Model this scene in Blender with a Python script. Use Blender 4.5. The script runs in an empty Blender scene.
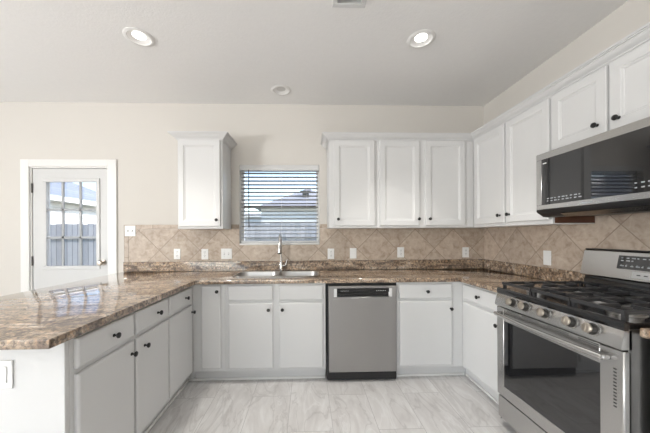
import bpy, bmesh, math, random
from mathutils import Vector, Matrix
random.seed(7)
S = bpy.context.scene
COL = S.collection
R = math.radians
PI = math.pi

# ------------------------------------------------------------------ camera
FPX = 274.88                       # focal length in pixels of the 650 px wide frame
cam_d = bpy.data.cameras.new('camera')
cam = bpy.data.objects.new('camera', cam_d)
COL.objects.link(cam)
cam.location = (-1.9961, -3.0369, 1.2971)
yaw, roll = 0.0311, 0.0053
cam.matrix_world = (Matrix.Translation(cam.location) @ Matrix.Rotation(-yaw, 4, 'Z')
                    @ Matrix.Rotation(PI / 2, 4, 'X') @ Matrix.Rotation(-roll, 4, 'Z'))
cam_d.sensor_fit = 'HORIZONTAL'
cam_d.sensor_width = 36.0
cam_d.lens = FPX / 650 * 36.0
cam_d.shift_x = (325 - 315.67) / 650
cam_d.shift_y = (235.13 - 216.5) / 650
cam_d.clip_start = 0.05
S.camera = cam

# ------------------------------------------------------------------ sky, sun, fill lamps, exposure
S.view_settings.view_transform = 'Standard'
S.view_settings.look = 'None'
S.view_settings.gamma = 1.0
S.view_settings.use_curve_mapping = False
S.view_settings.exposure = 0.33

W = bpy.data.worlds.new('sky')
S.world = W
W.use_nodes = True
nt = W.node_tree
bgn = nt.nodes['Background']
sky = nt.nodes.new('ShaderNodeTexSky')
sky.sky_type = 'NISHITA'
sky.sun_disc = False
sky.sun_elevation = R(48)
sky.sun_rotation = R(60)
sky.air_density = 1.0
nt.links.new(sky.outputs[0], bgn.inputs[0])
bgn.inputs[1].default_value = 0.34


def lamp(name, kind, loc, energy, color, rot=None, **kw):
    d = bpy.data.lights.new(name, kind)
    d.energy = energy
    d.color = color
    for k, v in kw.items():
        setattr(d, k, v)
    o = bpy.data.objects.new(name, d)
    o.location = loc
    if rot:
        o.rotation_euler = rot
    COL.objects.link(o)
    return o


lamp('sun', 'SUN', (6, 4, 9), 4.4, (1.0, 0.95, 0.88), (R(18), R(52), 0), angle=R(0.6))
# added fill lamps tilted up at the ceiling, in unseen left and rear openings
lamp('fill_side', 'AREA', (-7.25, -4.26, 1.35), 195, (0.98, 0.99, 1.0), (0, R(-136), 0), shape='RECTANGLE', size=1.0, size_y=0.66)
lamp('fill_rear', 'AREA', (-4.2, -6.93, 1.25), 76, (1.0, 0.99, 0.97), (R(150), 0, 0), shape='RECTANGLE', size=4.2, size_y=1.6)


# ------------------------------------------------------------------ materials
def new_mat(name):
    m = bpy.data.materials.new(name)
    m.use_nodes = True
    return m, m.node_tree, m.node_tree.nodes['Principled BSDF']


def plain(name, col, rough=0.5, metal=0.0, coat=0.0, spec=0.5, bump=0.0, bscale=200.0, vary=0.0, vscale=3.0, aniso=0.0):
    m, t, p = new_mat(name)
    p.inputs['Roughness'].default_value = rough
    p.inputs['Metallic'].default_value = metal
    p.inputs['Coat Weight'].default_value = coat
    p.inputs['Coat Roughness'].default_value = 0.05
    p.inputs['Specular IOR Level'].default_value = spec
    tc = t.nodes.new('ShaderNodeTexCoord')
    n = t.nodes.new('ShaderNodeTexNoise')
    n.inputs['Scale'].default_value = vscale
    n.inputs['Detail'].default_value = 4
    t.links.new(tc.outputs['Object'], n.inputs['Vector'])
    r = t.nodes.new('ShaderNodeMapRange')
    r.inputs['To Min'].default_value = 1 - vary
    r.inputs['To Max'].default_value = 1 + vary
    t.links.new(n.outputs['Fac'], r.inputs['Value'])
    mx = t.nodes.new('ShaderNodeVectorMath')
    mx.operation = 'SCALE'
    mx.inputs[0].default_value = col
    t.links.new(r.outputs[0], mx.inputs['Scale'])
    t.links.new(mx.outputs[0], p.inputs['Base Color'])
    if bump:
        n2 = t.nodes.new('ShaderNodeTexNoise')
        n2.inputs['Scale'].default_value = bscale
        n2.inputs['Detail'].default_value = 3
        t.links.new(tc.outputs['Object'], n2.inputs['Vector'])
        b = t.nodes.new('ShaderNodeBump')
        b.inputs['Strength'].default_value = bump
        b.inputs['Distance'].default_value = 0.004
        t.links.new(n2.outputs['Fac'], b.inputs['Height'])
        t.links.new(b.outputs[0], p.inputs['Normal'])
    return m


def brushed(name, col, rough, axis):
    """brushed stainless: fine streaks along one axis modulating roughness"""
    m, t, p = new_mat(name)
    p.inputs['Metallic'].default_value = 1.0
    tc = t.nodes.new('ShaderNodeTexCoord')
    mp = t.nodes.new('ShaderNodeMapping')
    sc = [900, 900, 900]
    sc[axis] = 6
    mp.inputs['Scale'].default_value = sc
    t.links.new(tc.outputs['Object'], mp.inputs['Vector'])
    n = t.nodes.new('ShaderNodeTexNoise')
    n.inputs['Scale'].default_value = 1.0
    n.inputs['Detail'].default_value = 2
    t.links.new(mp.outputs[0], n.inputs['Vector'])
    r = t.nodes.new('ShaderNodeMapRange')
    r.inputs['To Min'].default_value = rough - 0.005
    r.inputs['To Max'].default_value = rough + 0.005
    t.links.new(n.outputs['Fac'], r.inputs['Value'])
    t.links.new(r.outputs[0], p.inputs['Roughness'])
    c = t.nodes.new('ShaderNodeMapRange')
    c.inputs['To Min'].default_value = 0.985
    c.inputs['To Max'].default_value = 1.01
    t.links.new(n.outputs['Fac'], c.inputs['Value'])
    mx = t.nodes.new('ShaderNodeVectorMath')
    mx.operation = 'SCALE'
    mx.inputs[0].default_value = col
    t.links.new(c.outputs[0], mx.inputs['Scale'])
    t.links.new(mx.outputs[0], p.inputs['Base Color'])
    return m


def ramp(t, stops, interp='LINEAR'):
    r = t.nodes.new('ShaderNodeValToRGB')
    r.color_ramp.interpolation = interp
    els = r.color_ramp.elements
    while len(els) < len(stops):
        els.new(0.5)
    for e, (pos, c) in zip(els, stops):
        e.position = pos
        e.color = (*c, 1)
    return r


def math_node(t, op, a, b=None):
    n = t.nodes.new('ShaderNodeMath')
    n.operation = op
    for i, v in enumerate((a, b)):
        if v is None:
            continue
        if isinstance(v, (int, float)):
            n.inputs[i].default_value = v
        else:
            t.links.new(v, n.inputs[i])
    return n.outputs[0]


def mix_col(t, fac, a, b, mode='MIX'):
    n = t.nodes.new('ShaderNodeMix')
    n.data_type = 'RGBA'
    n.blend_type = mode
    for sock, v in ((n.inputs[0], fac), (n.inputs[6], a), (n.inputs[7], b)):
        if isinstance(v, (int, float)):
            sock.default_value = v
        elif isinstance(v, tuple):
            sock.default_value = (*v, 1)
        else:
            t.links.new(v, sock)
    return n.outputs[2]


def tile_mat(name, axis, a0, z0, side, diagonal=True):
    """travertine tiles laid on the diagonal, lattice crossing at (a0, z0) on the wall"""
    m, t, p = new_mat(name)
    tc = t.nodes.new('ShaderNodeTexCoord')
    sp = t.nodes.new('ShaderNodeSeparateXYZ')
    t.links.new(tc.outputs['Object'], sp.inputs[0])
    u = math_node(t, 'SUBTRACT', sp.outputs[axis], a0)
    v = math_node(t, 'SUBTRACT', sp.outputs[2], z0)
    if diagonal:
        k = 1 / (side * math.sqrt(2))
        a = math_node(t, 'MULTIPLY', math_node(t, 'ADD', u, v), k)
        b = math_node(t, 'MULTIPLY', math_node(t, 'SUBTRACT', u, v), k)
    else:
        a = math_node(t, 'MULTIPLY', u, 1 / side)
        b = math_node(t, 'MULTIPLY', v, 1 / side)

    def dist(x):
        f = math_node(t, 'FRACT', x)
        return math_node(t, 'MINIMUM', f, math_node(t, 'SUBTRACT', 1.0, f))
    d = math_node(t, 'MINIMUM', dist(a), dist(b))
    mr = t.nodes.new('ShaderNodeMapRange')
    mr.inputs['From Min'].default_value = 0.006
    mr.inputs['From Max'].default_value = 0.012
    t.links.new(d, mr.inputs['Value'])
    cell = t.nodes.new('ShaderNodeCombineXYZ')
    t.links.new(math_node(t, 'FLOOR', a), cell.inputs[0])
    t.links.new(math_node(t, 'FLOOR', b), cell.inputs[1])
    wn = t.nodes.new('ShaderNodeTexWhiteNoise')
    wn.noise_dimensions = '3D'
    t.links.new(cell.outputs[0], wn.inputs['Vector'])
    off = t.nodes.new('ShaderNodeVectorMath')
    off.operation = 'MULTIPLY_ADD'
    t.links.new(wn.outputs['Color'], off.inputs[0])
    off.inputs[1].default_value = (5, 5, 5)
    t.links.new(tc.outputs['Object'], off.inputs[2])
    n = t.nodes.new('ShaderNodeTexNoise')
    n.inputs['Scale'].default_value = 17
    n.inputs['Detail'].default_value = 9
    n.inputs['Roughness'].default_value = 0.62
    n.inputs['Distortion'].default_value = 0.6
    t.links.new(off.outputs[0], n.inputs['Vector'])
    cr = ramp(t, [(0.28, (0.33, 0.25, 0.185)), (0.44, (0.46, 0.37, 0.295)), (0.58, (0.53, 0.445, 0.365)), (0.75, (0.62, 0.545, 0.465))])
    t.links.new(n.outputs['Fac'], cr.inputs[0])
    tone = t.nodes.new('ShaderNodeMapRange')
    tone.inputs['To Min'].default_value = 0.90
    tone.inputs['To Max'].default_value = 1.10
    t.links.new(wn.outputs['Value'], tone.inputs['Value'])
    sc = t.nodes.new('ShaderNodeVectorMath')
    sc.operation = 'SCALE'
    t.links.new(cr.outputs[0], sc.inputs[0])
    t.links.new(tone.outputs[0], sc.inputs['Scale'])
    c = mix_col(t, mr.outputs[0], (0.30, 0.235, 0.18), sc.outputs[0])
    t.links.new(c, p.inputs['Base Color'])
    p.inputs['Roughness'].default_value = 0.42
    bp_ = t.nodes.new('ShaderNodeBump')
    bp_.inputs['Strength'].default_value = 0.5
    bp_.inputs['Distance'].default_value = 0.003
    t.links.new(mr.outputs[0], bp_.inputs['Height'])
    t.links.new(bp_.outputs[0], p.inputs['Normal'])
    return m


def granite_mat(name):
    m, t, p = new_mat(name)
    tc = t.nodes.new('ShaderNodeTexCoord')
    mp = t.nodes.new('ShaderNodeMapping')
    mp.inputs['Rotation'].default_value = (0, 0, R(12))
    mp.inputs['Scale'].default_value = (0.75, 4.4, 3.0)
    t.links.new(tc.outputs['Object'], mp.inputs['Vector'])

    def noise(vec, scale, detail, rough, dist):
        n = t.nodes.new('ShaderNodeTexNoise')
        n.inputs['Scale'].default_value = scale
        n.inputs['Detail'].default_value = detail
        n.inputs['Roughness'].default_value = rough
        n.inputs['Distortion'].default_value = dist
        t.links.new(vec, n.inputs['Vector'])
        return n.outputs['Fac']
    # broad drifts of colour
    c1 = ramp(t, [(0.30, (0.080, 0.053, 0.036)), (0.41, (0.19, 0.13, 0.09)), (0.50, (0.32, 0.235, 0.165)), (0.58, (0.44, 0.345, 0.265)), (0.68, (0.60, 0.53, 0.46))])
    t.links.new(noise(mp.outputs[0], 3.6, 7, 0.6, 1.6), c1.inputs[0])
    # crystals: speckle at two sizes
    c2 = ramp(t, [(0.38, (0.10, 0.08, 0.06)), (0.46, (0.70, 0.68, 0.64)), (0.55, (1.0, 0.97, 0.92)), (0.64, (1.75, 1.5, 1.2))])
    t.links.new(noise(tc.outputs['Object'], 62, 4, 0.65, 0.4), c2.inputs[0])
    c = mix_col(t, 0.8, c1.outputs[0], c2.outputs[0], 'MULTIPLY')
    f3 = ramp(t, [(0.54, (0, 0, 0)), (0.60, (1, 1, 1))])
    t.links.new(noise(tc.outputs['Object'], 19, 7, 0.65, 1.0), f3.inputs[0])
    c = mix_col(t, math_node(t, 'MULTIPLY', f3.outputs[0], 0.7), c, (0.055, 0.034, 0.021))
    f4 = ramp(t, [(0.57, (0, 0, 0)), (0.66, (1, 1, 1))])
    t.links.new(noise(tc.outputs['Object'], 27, 5, 0.6, 0.8), f4.inputs[0])
    c = mix_col(t, math_node(t, 'MULTIPLY', f4.outputs[0], 0.55), c, (0.50, 0.38, 0.26))
    t.links.new(c, p.inputs['Base Color'])
    p.inputs['Roughness'].default_value = 0.55
    p.inputs['Specular IOR Level'].default_value = 0.35
    p.inputs['Coat Weight'].default_value = 1.0
    p.inputs['Coat IOR'].default_value = 1.75
    p.inputs['Coat Roughness'].default_value = 0.02
    return m


def floor_mat():
    m, t, p = new_mat('grey_marble_floor_tile')
    tc = t.nodes.new('ShaderNodeTexCoord')
    sp = t.nodes.new('ShaderNodeSeparateXYZ')
    t.links.new(tc.outputs['Object'], sp.inputs[0])
    sw = t.nodes.new('ShaderNodeCombineXYZ')          # long side of the tiles runs toward the camera
    t.links.new(sp.outputs[1], sw.inputs[0])
    t.links.new(sp.outputs[0], sw.inputs[1])
    br = t.nodes.new('ShaderNodeTexBrick')
    br.offset = 0.33
    br.inputs['Scale'].default_value = 1.0
    br.inputs['Brick Width'].default_value = 0.61
    br.inputs['Row Height'].default_value = 0.305
    br.inputs['Mortar Size'].default_value = 0.0016
    br.inputs['Mortar Smooth'].default_value = 0.3
    br.inputs['Color1'].default_value = (0.0, 0.0, 0.0, 1)
    br.inputs['Color2'].default_value = (1.0, 1.0, 1.0, 1)
    br.inputs['Mortar'].default_value = (0.5, 0.5, 0.5, 1)
    t.links.new(sw.outputs[0], br.inputs['Vector'])
    off = t.nodes.new('ShaderNodeVectorMath')
    off.operation = 'MULTIPLY_ADD'
    t.links.new(br.outputs['Color'], off.inputs[0])
    off.inputs[1].default_value = (1.7, 0.9, 2.3)
    t.links.new(tc.outputs['Object'], off.inputs[2])
    mp = t.nodes.new('ShaderNodeMapping')
    mp.inputs['Rotation'].default_value = (0, 0, R(28))
    mp.inputs['Scale'].default_value = (3.4, 0.9, 1.0)
    t.links.new(off.outputs[0], mp.inputs['Vector'])
    n = t.nodes.new('ShaderNodeTexNoise')
    n.inputs['Scale'].default_value = 2.1
    n.inputs['Detail'].default_value = 8
    n.inputs['Roughness'].default_value = 0.6
    n.inputs['Distortion'].default_value = 1.6
    t.links.new(mp.outputs[0], n.inputs['Vector'])
    cr = ramp(t, [(0.28, (0.56, 0.54, 0.525)), (0.45, (0.64, 0.62, 0.605)), (0.58, (0.70, 0.685, 0.67)), (0.75, (0.78, 0.77, 0.76))])
    t.links.new(n.outputs['Fac'], cr.inputs[0])
    # thin veins where a second noise crosses its middle
    n2 = t.nodes.new('ShaderNodeTexNoise')
    n2.inputs['Scale'].default_value = 1.6
    n2.inputs['Detail'].default_value = 5
    n2.inputs['Distortion'].default_value = 0.9
    t.links.new(mp.outputs[0], n2.inputs['Vector'])
    dv = math_node(t, 'ABSOLUTE', math_node(t, 'SUBTRACT', n2.outputs['Fac'], 0.5))
    vr = ramp(t, [(0.0, (1, 1, 1)), (0.022, (0, 0, 0))])
    t.links.new(dv, vr.inputs[0])
    c = mix_col(t, math_node(t, 'MULTIPLY', vr.outputs[0], 0.38), cr.outputs[0], (0.38, 0.36, 0.345))
    dv2 = math_node(t, 'ABSOLUTE', math_node(t, 'SUBTRACT', n2.outputs['Fac'], 0.60))
    vr2 = ramp(t, [(0.0, (1, 1, 1)), (0.02, (0, 0, 0))])
    t.links.new(dv2, vr2.inputs[0])
    c = mix_col(t, math_node(t, 'MULTIPLY', vr2.outputs[0], 0.5), c, (0.80, 0.79, 0.785))
    c = mix_col(t, math_node(t, 'MULTIPLY', br.outputs['Fac'], 0.75), c, (0.30, 0.285, 0.275))
    t.links.new(c, p.inputs['Base Color'])
    p.inputs['Roughness'].default_value = 0.34
    return m


def glass_mat(name, tint=(1, 1, 1), refl=0.5):
    m, t, p = new_mat(name)
    out = t.nodes['Material Output']
    tr = t.nodes.new('ShaderNodeBsdfTransparent')
    tr.inputs[0].default_value = (*tint, 1)
    gl = t.nodes.new('ShaderNodeBsdfGlossy')
    gl.inputs['Roughness'].default_value = 0.01
    fr = t.nodes.new('ShaderNodeFresnel')
    fr.inputs[0].default_value = 1.45
    mx = t.nodes.new('ShaderNodeMixShader')
    t.links.new(math_node(t, 'MULTIPLY', fr.outputs[0], refl), mx.inputs[0])
    t.links.new(tr.outputs[0], mx.inputs[1])
    t.links.new(gl.outputs[0], mx.inputs[2])
    t.links.new(mx.outputs[0], out.inputs[0])
    return m


def emit(name, col, strength):
    m, t, p = new_mat(name)
    p.inputs['Base Color'].default_value = (*col, 1)
    p.inputs['Emission Color'].default_value = (*col, 1)
    p.inputs['Emission Strength'].default_value = strength
    return m


def banded(name, c1, c2, size, axis=2, rough=0.8):
    """boards, laps or shingle courses: bands along one axis with a darker seam"""
    m, t, p = new_mat(name)
    tc = t.nodes.new('ShaderNodeTexCoord')
    sp = t.nodes.new('ShaderNodeSeparateXYZ')
    t.links.new(tc.outputs['Object'], sp.inputs[0])
    q = math_node(t, 'MULTIPLY', sp.outputs[axis], 1 / size)
    wn = t.nodes.new('ShaderNodeTexWhiteNoise')
    wn.noise_dimensions = '1D'
    t.links.new(math_node(t, 'FLOOR', q), wn.inputs['W'])
    n = t.nodes.new('ShaderNodeTexNoise')
    n.inputs['Scale'].default_value = 6
    n.inputs['Detail'].default_value = 6
    t.links.new(tc.outputs['Object'], n.inputs['Vector'])
    f = math_node(t, 'ADD', math_node(t, 'MULTIPLY', wn.outputs['Value'], 0.55), math_node(t, 'MULTIPLY', n.outputs['Fac'], 0.45))
    c = mix_col(t, f, c1, c2)
    seam = math_node(t, 'LESS_THAN', math_node(t, 'FRACT', q), 0.10)
    c = mix_col(t, math_node(t, 'MULTIPLY', seam, 0.6), c, tuple(x * 0.35 for x in c1))
    t.links.new(c, p.inputs['Base Color'])
    p.inputs['Roughness'].default_value = rough
    return m


M = dict(
    wall=plain('warm_greige_wall_paint', (0.69, 0.66, 0.615), 0.75, bump=0.08, bscale=160, vary=0.015),
    ceiling=plain('textured_ceiling_paint', (0.87, 0.86, 0.845), 0.85, bump=0.35, bscale=75, vary=0.02, vscale=30),
    white=plain('white_cabinet_paint', (0.69, 0.688, 0.682), 0.33, bump=0.04, bscale=300, vary=0.012),
    trim=plain('white_trim_paint', (0.84, 0.83, 0.81), 0.4, vary=0.01),
    doorwhite=plain('white_door_paint', (0.64, 0.64, 0.635), 0.42, vary=0.012),
    plastic=plain('white_switch_plastic', (0.85, 0.85, 0.84), 0.35, vary=0.01),
    slot=plain('dark_slot', (0.05, 0.05, 0.05), 0.5),
    black=plain('matte_black_knob', (0.012, 0.011, 0.011), 0.35, vary=0.1),
    blackgloss=plain('black_enamel', (0.008, 0.008, 0.009), 0.12, coat=0.3),
    iron=plain('cast_iron', (0.030, 0.030, 0.032), 0.36, bump=0.2, bscale=400),
    blackplastic=plain('black_plastic', (0.016, 0.016, 0.017), 0.38),
    glassblack=plain('black_oven_glass', (0.012, 0.012, 0.013), 0.03, spec=0.8, coat=0.4),
    steel_h=brushed('brushed_stainless_across', (0.56, 0.555, 0.545), 0.27, 0),
    steel_v=brushed('brushed_stainless_down', (0.40, 0.395, 0.39), 0.30, 2),
    steel_side=brushed('dark_stainless', (0.30, 0.295, 0.29), 0.30, 0),
    chrome=plain('polished_chrome', (0.62, 0.61, 0.60), 0.12, metal=1.0),
    nickel=plain('satin_nickel', (0.50, 0.45, 0.39), 0.34, metal=1.0),
    steelsink=plain('sink_steel', (0.50, 0.49, 0.48), 0.28, metal=1.0),
    darkmetal=plain('dark_hinge_metal', (0.08, 0.075, 0.07), 0.4, metal=0.8),
    legend=plain('light_grey_legend', (0.40, 0.42, 0.44), 0.5),
    greybtn=plain('grey_button_panel', (0.52, 0.52, 0.515), 0.4),
    slat=plain('backlit_slat', (0.40, 0.405, 0.41), 0.5, vary=0.02),  # slats of the white blind, colour darkened to imitate backlighting
    blind=plain('faux_wood_blind', (0.66, 0.66, 0.655), 0.45, vary=0.02),
    wood=plain('bare_brown_wood', (0.10, 0.04, 0.02), 0.6, vary=0.3, vscale=12),
    tile_b=tile_mat('diagonal_travertine_back', 0, -3.165, 1.142, 0.305),
    tile_r=tile_mat('diagonal_travertine_side', 1, -1.357, 1.355, 0.305),
    tile_border=tile_mat('straight_travertine_border', 0, -3.97, 1.372, 0.305, diagonal=False),
    granite=granite_mat('brown_granite_laminate'),
    floor=floor_mat(),
    muntin=plain('grey_muntin_bar', (0.40, 0.41, 0.42), 0.5),
    glass=glass_mat('window_glass'),
    glow=emit('lit_lens', (1.0, 0.98, 0.95), 5.0),
    lens=plain('unlit_lens', (0.62, 0.61, 0.59), 0.4),
    vent=plain('painted_vent', (0.70, 0.70, 0.69), 0.5),
    ventdark=plain('dark_grey_duct', (0.20, 0.20, 0.20), 0.7),  # even dark grey for the panel up in the duct
    fence=banded('weathered_fence_boards', (0.26, 0.27, 0.30), (0.46, 0.47, 0.50), 0.14, 0),
    siding=banded('white_lap_siding', (0.72, 0.71, 0.70), (0.82, 0.81, 0.80), 0.18, 2),
    shingle=banded('grey_roof_shingles', (0.30, 0.30, 0.32), (0.46, 0.46, 0.48), 0.14, 2),
    shingle2=banded('blue_grey_roof_shingles', (0.20, 0.23, 0.28), (0.30, 0.33, 0.39), 0.14, 2),
    ground=plain('dry_lawn', (0.25, 0.25, 0.16), 0.95, vary=0.3, vscale=4),
)


# ------------------------------------------------------------------ mesh helpers
class MB:
    def __init__(self):
        self.bm = bmesh.new()

    def box(self, x0, x1, y0, y1, z0, z1, bev=0.0, seg=1):
        vs = [self.bm.verts.new((x, y, z)) for x in (x0, x1) for y in (y0, y1) for z in (z0, z1)]
        F = []
        for q in ((0, 1, 3, 2), (4, 6, 7, 5), (0, 4, 5, 1), (2, 3, 7, 6), (0, 2, 6, 4), (1, 5, 7, 3)):
            F.append(self.bm.faces.new([vs[i] for i in q]))
        if bev:
            es = list({e for f in F for e in f.edges})
            bmesh.ops.bevel(self.bm, geom=es, offset=bev, segments=seg, affect='EDGES', profile=0.6)
        return self

    def loops(self, rings, close=True, caps=(True, True)):
        """skin a list of vertex rings"""
        RV = [[self.bm.verts.new(p) for p in r] for r in rings]
        n = len(RV[0])
        for a, b in zip(RV, RV[1:]):
            for i in range(n if close else n - 1):
                j = (i + 1) % n
                self.bm.faces.new((a[i], a[j], b[j], b[i]))
        if caps[0]:
            self.bm.faces.new(RV[0][::-1])
        if caps[1]:
            self.bm.faces.new(RV[-1])
        return self

    def lathe(self, prof, c=(0, 0, 0), axis='Z', n=20, sx=1.0, sy=1.0, caps=(True, True)):
        """prof: (radius, height) pairs along an axis"""
        rings = []
        for r, h in prof:
            ring = []
            for i in range(n):
                a = 2 * PI * i / n
                p, q = r * math.cos(a) * sx, r * math.sin(a) * sy
                v = {'Z': (p, q, h), 'Y': (p, h, -q), '-Y': (p, -h, q), 'X': (h, p, q)}[axis]
                ring.append((c[0] + v[0], c[1] + v[1], c[2] + v[2]))
            rings.append(ring)
        return self.loops(rings, caps=caps)

    def tube(self, pts, rad, n=10):
        pts = [Vector(p) for p in pts]
        rads = rad if isinstance(rad, (list, tuple)) else [rad] * len(pts)
        rings = []
        ref = None
        for i, p in enumerate(pts):
            d = (pts[min(i + 1, len(pts) - 1)] - pts[max(i - 1, 0)]).normalized()
            if ref is None:
                ref = Vector((0, 0, 1)) if abs(d.z) < 0.9 else Vector((1, 0, 0))
            a = (ref - d * ref.dot(d)).normalized()
            ref = a
            b = d.cross(a)
            rings.append([tuple(p + (a * math.cos(2 * PI * k / n) + b * math.sin(2 * PI * k / n)) * rads[i]) for k in range(n)])
        return self.loops(rings)

    def prism_x(self, prof, x0, x1):
        """profile of (y, z) points extruded along x"""
        return self.loops([[(x0, y, z) for y, z in prof], [(x1, y, z) for y, z in prof]])

    def sweep(self, path, prof):
        """profile (outward, z) swept along a plan path of (point, outward offset vector) mitre pairs"""
        rings = []
        for (px, py), (ox, oy) in path:
            rings.append([(px + ox * o, py + oy * o, z) for o, z in prof])
        return self.loops(rings)

    def build(self, name, mat, parent=None, smooth=True, ang=38):
        bm = self.bm
        bmesh.ops.recalc_face_normals(bm, faces=bm.faces)
        if smooth:
            for f in bm.faces:
                f.smooth = True
            lim = R(ang)
            for e in bm.edges:
                if len(e.link_faces) != 2 or e.calc_face_angle(0) > lim:
                    e.smooth = False
        me = bpy.data.meshes.new(name)
        bm.to_mesh(me)
        bm.free()
        me.materials.append(M[mat] if isinstance(mat, str) else mat)
        o = bpy.data.objects.new(name, me)
        COL.objects.link(o)
        if parent:
            o.parent = parent
        return o


def poly_slab(mb, outer, holes, z0, z1, bev=0.0):
    """extruded plan polygon with holes; optional eased top and bottom edges"""
    bm = mb.bm
    es = []
    for lp in [outer] + holes:
        vs = [bm.verts.new((x, y, z0)) for x, y in lp]
        es += [bm.edges.new((vs[i], vs[(i + 1) % len(vs)])) for i in range(len(vs))]
    bmesh.ops.triangle_fill(bm, edges=es, use_beauty=True)
    faces = list(bm.faces)
    g = bmesh.ops.extrude_face_region(bm, geom=faces)
    for v in g['geom']:
        if isinstance(v, bmesh.types.BMVert):
            v.co.z = z1
    bmesh.ops.recalc_face_normals(bm, faces=bm.faces)
    if bev:
        be = [e for e in bm.edges if len(e.link_faces) == 2 and e.calc_face_angle(0) > R(60)
              and abs(e.verts[0].co.z - e.verts[1].co.z) < 1e-6]
        bmesh.ops.bevel(bm, geom=be, offset=bev, segments=3, affect='EDGES', profile=0.5)
    return mb


def tag(o, label=None, cat=None, group=None, kind=None):
    if label:
        o['label'] = label
    if cat:
        o['category'] = cat
    if group:
        o['group'] = group
    if kind:
        o['kind'] = kind
    return o


def empty(name, loc=(0, 0, 0), rz=0.0):
    o = bpy.data.objects.new(name, None)
    o.empty_display_size = 0.1
    o.location = loc
    o.rotation_euler = (0, 0, rz)
    COL.objects.link(o)
    return o


def struct(o, label, cat):
    return tag(o, label, cat, kind='structure')


def rrect(x0, x1, y0, y1, r, n=6):
    out = []
    for cx, cy, a0 in ((x1 - r, y1 - r, 0), (x0 + r, y1 - r, 90), (x0 + r, y0 + r, 180), (x1 - r, y0 + r, 270)):
        for i in range(n + 1):
            a = R(a0 + 90 * i / n)
            out.append((cx + r * math.cos(a), cy + r * math.sin(a)))
    return out


# ------------------------------------------------------------------ the room
H = 2.7388
XL, YF = -7.2, -7.0                       # far sides of the open-plan room the photo stands in
WX0, WX1, WZ0, WZ1 = -2.736, -1.859, 1.193, 2.072     # sink window opening
DX0, DX1, DZ1 = -4.957, -4.138, 2.045                # door opening

struct(MB().box(XL - .15, .15, YF - .15, .14, -.12, 0).build('floor', 'floor', smooth=False),
       'pale grey marble look tile floor with darker veins', 'floor')

lights = [(-3.205, -1.008, True), (-1.149, -1.036, True), (-2.247, -0.301, False)]
holes = [[(x + .077 * math.cos(2 * PI * i / 28), y + .077 * math.sin(2 * PI * i / 28)) for i in range(28)] for x, y, _ in lights]
VX0, VX1, VY0, VY1 = -1.812, -1.642, -1.60, -1.325
holes.append([(VX0, VY0), (VX1, VY0), (VX1, VY1), (VX0, VY1)])
mb = poly_slab(MB(), [(XL - .15, YF - .15), (.15, YF - .15), (.15, .14), (XL - .15, .14)], holes, H, H + .18)
struct(mb.build('ceiling', 'ceiling', smooth=False), 'flat textured off white ceiling with recessed lights', 'ceiling')

b = MB()
b.box(XL - .15, DX0, 0, .14, 0, H)
b.box(DX0, DX1, 0, .14, DZ1, H)
b.box(DX1, WX0, 0, .14, 0, H)
b.box(WX0, WX1, 0, .14, 0, WZ0)
b.box(WX0, WX1, 0, .14, WZ1, H)
b.box(WX1, .15, 0, .14, 0, H)
struct(b.build('wall_back', 'wall', smooth=False), 'warm greige back wall with sink window and glazed door', 'wall')
struct(MB().box(0, .15, YF - .15, 0, 0, H).build('wall_right', 'wall', smooth=False),
       'warm greige wall on the range side', 'wall')
b = MB()
b.box(XL - .15, XL, YF, -4.86, 0, H).box(XL - .15, XL, -3.86, 0, 0, H)
b.box(XL - .15, XL, -4.86, -3.86, 0, .6).box(XL - .15, XL, -4.86, -3.86, 2.4, H)
struct(b.build('wall_left', 'wall', smooth=False), 'greige dining side wall with a wide window opening', 'wall')
b = MB()
b.box(XL, -6.35, YF - .15, YF, 0, H).box(-2.05, 0, YF - .15, YF, 0, H)
b.box(-6.35, -2.05, YF - .15, YF, 0, .5).box(-6.35, -2.05, YF - .15, YF, 2.1, H)
struct(b.build('wall_front', 'wall', smooth=False), 'greige living room wall behind the photographer', 'wall')

# baseboard along the dining part of the back wall
b = MB()
b.prism_x([(0, 0), (-.014, 0), (-.014, .085), (-.006, .10), (0, .10)], XL, -5.05)
struct(b.build('baseboard_left', 'trim', smooth=False), 'white baseboard left of the glazed door', 'baseboard')

# ---- sink window
w = struct(empty('window_1', ((WX0 + WX1) / 2, .1, WZ0)), 'white framed single hung window over the sink', 'window')
cx = (WX0 + WX1) / 2


def wbox(name, mat, x0, x1, y0, y1, z0, z1, root, o=(0, 0, 0), bev=0.0):
    return MB().box(x0 - o[0], x1 - o[0], y0 - o[1], y1 - o[1], z0 - o[2], z1 - o[2], bev).build(name, mat, root)


wo = (cx, .1, WZ0)
b = MB()
for x0, x1, z0, z1 in ((WX0, WX0 + .03, WZ0, WZ1), (WX1 - .03, WX1, WZ0, WZ1), (WX0 + .03, WX1 - .03, WZ0, WZ0 + .035), (WX0 + .03, WX1 - .03, WZ1 - .03, WZ1)):
    b.box(x0 - wo[0], x1 - wo[0], -.015, .04, z0 - wo[2], z1 - wo[2])
b.build('window_frame', 'trim', w, smooth=False)
wbox('meeting_rail', 'darkmetal', WX0 + .03, WX1 - .03, .088, .115, 1.605, 1.634, w, wo)
wbox('glass', 'glass', WX0 + .03, WX1 - .03, .106, .110, 1.634, WZ1 - .03, w, wo)
wbox('glass', 'glass', WX0 + .03, WX1 - .03, .098, .102, WZ0 + .035, 1.605, w, wo)
wbox('window_sill', 'trim', WX0 + .001, WX1 - .001, -.012, .084, WZ0, WZ0 + .018, w, wo, .004)

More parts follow.
